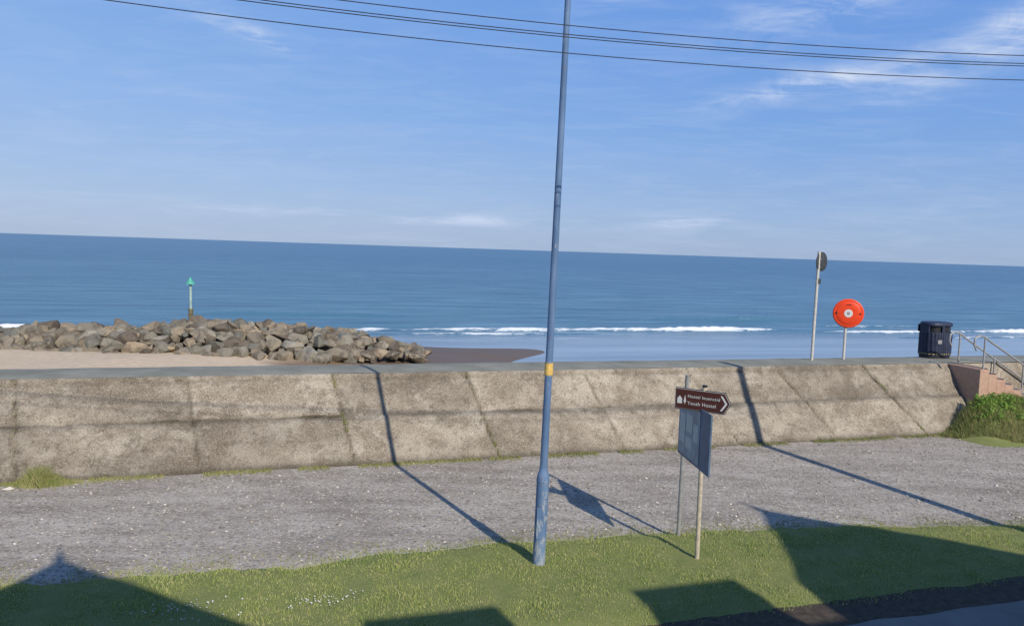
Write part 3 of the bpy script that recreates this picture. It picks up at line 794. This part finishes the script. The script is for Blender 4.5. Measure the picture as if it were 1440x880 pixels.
def shrub(name,center_list,n,mat,seed,leaf=.045):
    r=np.random.default_rng(seed); V=[]
    vol=[rad[0]*rad[1]+rad[2]*rad[0] for _,rad in center_list]; tv=sum(vol)
    for (c,rad),vo in zip(center_list,vol):
        for i in range(int(n*vo/tv)):
            d=r.normal(0,1,3); d/=np.linalg.norm(d); d[2]=abs(d[2])*1.0 if r.random()<.8 else d[2]
            q=np.array(c)+d*np.array(rad)*(r.uniform(.55,1.05)+.6*mn.noise(Vector(d*3.2+np.array(c))))
            if q[2]<0: continue
            a=r.normal(0,1,3);a/=np.linalg.norm(a); b=np.cross(a,r.normal(0,1,3)); b/=np.linalg.norm(b)
            s=leaf*r.uniform(.5,1.4)
            V.append([q-a*s,q-b*s*.45,q+a*s,q+b*s*.45])
    V=np.array(V); m=len(V)
    me=bpy.data.meshes.new(name); me.from_pydata(V.reshape(-1,3).tolist(),[],(np.arange(m*4).reshape(-1,4)).tolist()); me.update()
    at=me.attributes.new('rnd','FLOAT','POINT'); at.data.foreach_set('value',np.repeat(r.random(m),4).astype(np.float32))
    me.materials.append(mat); ob=bpy.data.objects.new(name,me); col.objects.link(ob)
    for k in range(14):
        c,rad=center_list[k%len(center_list)]
        b=Vector((c[0]+r.normal(0,.08),c[1]+r.normal(0,.08),0)); e=Vector(c)+Vector((r.normal(0,.3)*rad[0],r.normal(0,.3)*rad[1],rad[2]*.8))
        s_=tube('stem_%d'%k,[b,(b+e)/2+Vector((.04,0,0)),e],[.018,.012,.005],M_wood,ob,6)
    return ob
cl=[]
for (u,v,z,a,b,h) in ((14.7,-.15,.70,.35,.28,.38),(15.2,-.2,.75,.5,.30,.38),(15.8,-.22,.65,.55,.32,.36),(16.6,-.22,.52,.6,.32,.30),(17.4,-.22,.42,.6,.32,.26),(18.2,-.2,.30,.7,.3,.22),(14.7,-.45,.45,.45,.3,.35),(15.6,-.55,.45,.6,.3,.32),(16.6,-.5,.35,.7,.3,.25)):
    cl.append((W(u,v,z)[:],(a,b,h)))
shrub('green_shrub',cl,26000,M_leaf,21)
mk=W(15.75,-1.15,0.1); mke=empty('marker_peg',mk)
box('peg',mk+Vector((0,0,.35)),(.06,.06,.85),M_white,mke,.3,.01); box('peg_cap',mk+Vector((0,0,.79)),(.08,.08,.03),M_white,mke,.3,.008)

# ------------------------------------------------------------ telegraph poles & wires
def tpole(base,top,name='telegraph_pole',wz=8.0):
    e=empty(name,base); b=Vector(base); tt=Vector(top)
    tube('pole',[b-Vector((0,0,.3)),b,tt],[.15,.145,.10],M_wood,e,16)
    for k,z in enumerate((-.19,.0,.05,.125)):
        f=(wz+z)/tt.z; q=b.lerp(tt,f)
        tube('insulator_%d'%k,[q+Vector((-.0,-.19,0)),q+Vector((0,-.05,0))],[.03,.035],M_galv,e,8)
    return e
rt=Vector((12.15,11.95,10.0)); lt=Vector((-12.0,7.0,9.3))
tpole((10.95,11.5,0),rt,wz=8.04); tpole((-12.0,7.0,0),lt,wz=8.35)
for k,(dz,dy) in enumerate(((-.19,-.02),(0.0,.0),(.045,.05),(.125,-.04))):
    pts=[]
    for i in range(61):
        x=-12+23.9*i/60; y=9.4+.2*x-.15+dy; z=7.53+.0048*(x-1.1)**2+dz
        pts.append((x,y,z))
    tube('overhead_wire',pts,.0058,M_cable,None,6)

# ------------------------------------------------------------ houses on the landward side (behind the viewpoint)
FV=-18.7
def house(u0,u1,kind,name='terraced_house',peak=None,eave=6.6,depth=8.5,dorm=()):
    e=empty(name,W((u0+u1)/2,FV-depth/2,0))
    if kind=='gable':
        pu,pz=peak; el=pz-.93*(pu-u0); er=pz-.90*(u1-pu)
        o=[(u0,-.1),(u1,-.1),(u1,er-.12),(pu,pz-.12),(u0,el-.12)]
        vs=[W(a,FV,b) for a,b in o]+[W(a,FV-depth,b) for a,b in o]
        ob=mesh_obj('walls',vs,[(0,1,2,3,4),(9,8,7,6,5)]+[(k,k+5,(k+1)%5+5,(k+1)%5) for k in range(5)],M_render); rel(ob,e)
        for nm,a,b in (('roof_left',(u0-.12,el-.14),(pu,pz)),('roof_right',(u1+.12,er-.14),(pu,pz))):
            vs=[]
            for vv in (FV+.06,FV-depth-.2):
                vs+=[W(a[0],vv,a[1]-.03),W(b[0],vv,b[1]-.03),W(b[0],vv,b[1]+.06),W(a[0],vv,a[1]+.06)]
            ob=mesh_obj(nm,vs,[(0,1,2,3),(7,6,5,4),(0,4,5,1),(1,5,6,2),(2,6,7,3),(3,7,4,0)],M_slate); rel(ob,e)
        tube('finial',[W(pu,FV,pz),W(pu,FV,pz+.12),W(pu,FV,pz+.2),W(pu,FV,pz+.45)],[.05,.09,.04,.015],M_slate,e,10)
    else:
        uvbox('walls',u0+.004,u1-.004,FV-depth,FV,-.1,eave,M_render,e)
        rz=eave+2.0; mv=FV-depth/2
        for nm,va in (('roof_front',FV+.15),('roof_back',FV-depth-.15)):
            vs=[W(u0,va,eave+.003),W(u1,va,eave+.003),W(u1,mv,rz),W(u0,mv,rz)]
            vs+=[v+Vector((0,0,.08)) for v in vs]
            ob=mesh_obj(nm,vs,[(0,1,2,3),(7,6,5,4),(0,4,5,1),(1,5,6,2),(2,6,7,3),(3,7,4,0)],M_slate); rel(ob,e)
        for k,(a,b,zt) in enumerate(dorm):
            uvbox('dormer_%d'%k,a,b,FV-2.8,FV-.003,eave-.4,zt-.06,M_render,e)
            uvbox('dormer_roof_%d'%k,a-.03,b+.03,FV-2.8,FV+.03,zt-.06,zt+.02,M_slate,e)
            uvbox('dormer_window_%d'%k,a+.3,b-.3,FV-.01,FV+.02,eave+.25,zt-.25,M_glass,e)
    n=max(1,int((u1-u0)/2.3)); 
    for fl,z in ((0,.9),(1,3.9)):
        for k in range(n):
            uc=u0+(u1-u0)*(k+.5)/n
            if fl==0 and k==0:
                uvbox('door',uc-.45,uc+.45,FV-.02,FV+.03,.12,2.15,M_door,e); uvbox('door_frame',uc-.55,uc+.55,FV-.03,FV+.015,.12,2.25,M_frame,e); continue
            uvbox('window_glass',uc-.5,uc+.5,FV-.03,FV+.02,z,z+1.4,M_glass,e)
            for s in(-1,1): uvbox('window_jamb',uc+s*.54-.04,uc+s*.54+.04,FV-.03,FV+.05,z-.04,z+1.44,M_frame,e)
            uvbox('window_head',uc-.5,uc+.5,FV-.03,FV+.05,z+1.4,z+1.46,M_frame,e)
            uvbox('window_bar',uc-.5,uc+.5,FV-.03,FV+.045,z+.68,z+.73,M_frame,e)
            uvbox('sill',uc-.62,uc+.62,FV-.03,FV+.10,z-.12,z-.045,M_kerb,e)
house(-8.2,-2.62,'gable',peak=(-5.4,9.87))
house(-2.6,4.72,'flat',dorm=((-1.83,-.05,7.78),(2.07,3.75,7.78)))
house(4.74,9.9,'gable',peak=(6.95,9.65))
house(9.92,17,'flat'); house(-15.2,-8.22,'flat')
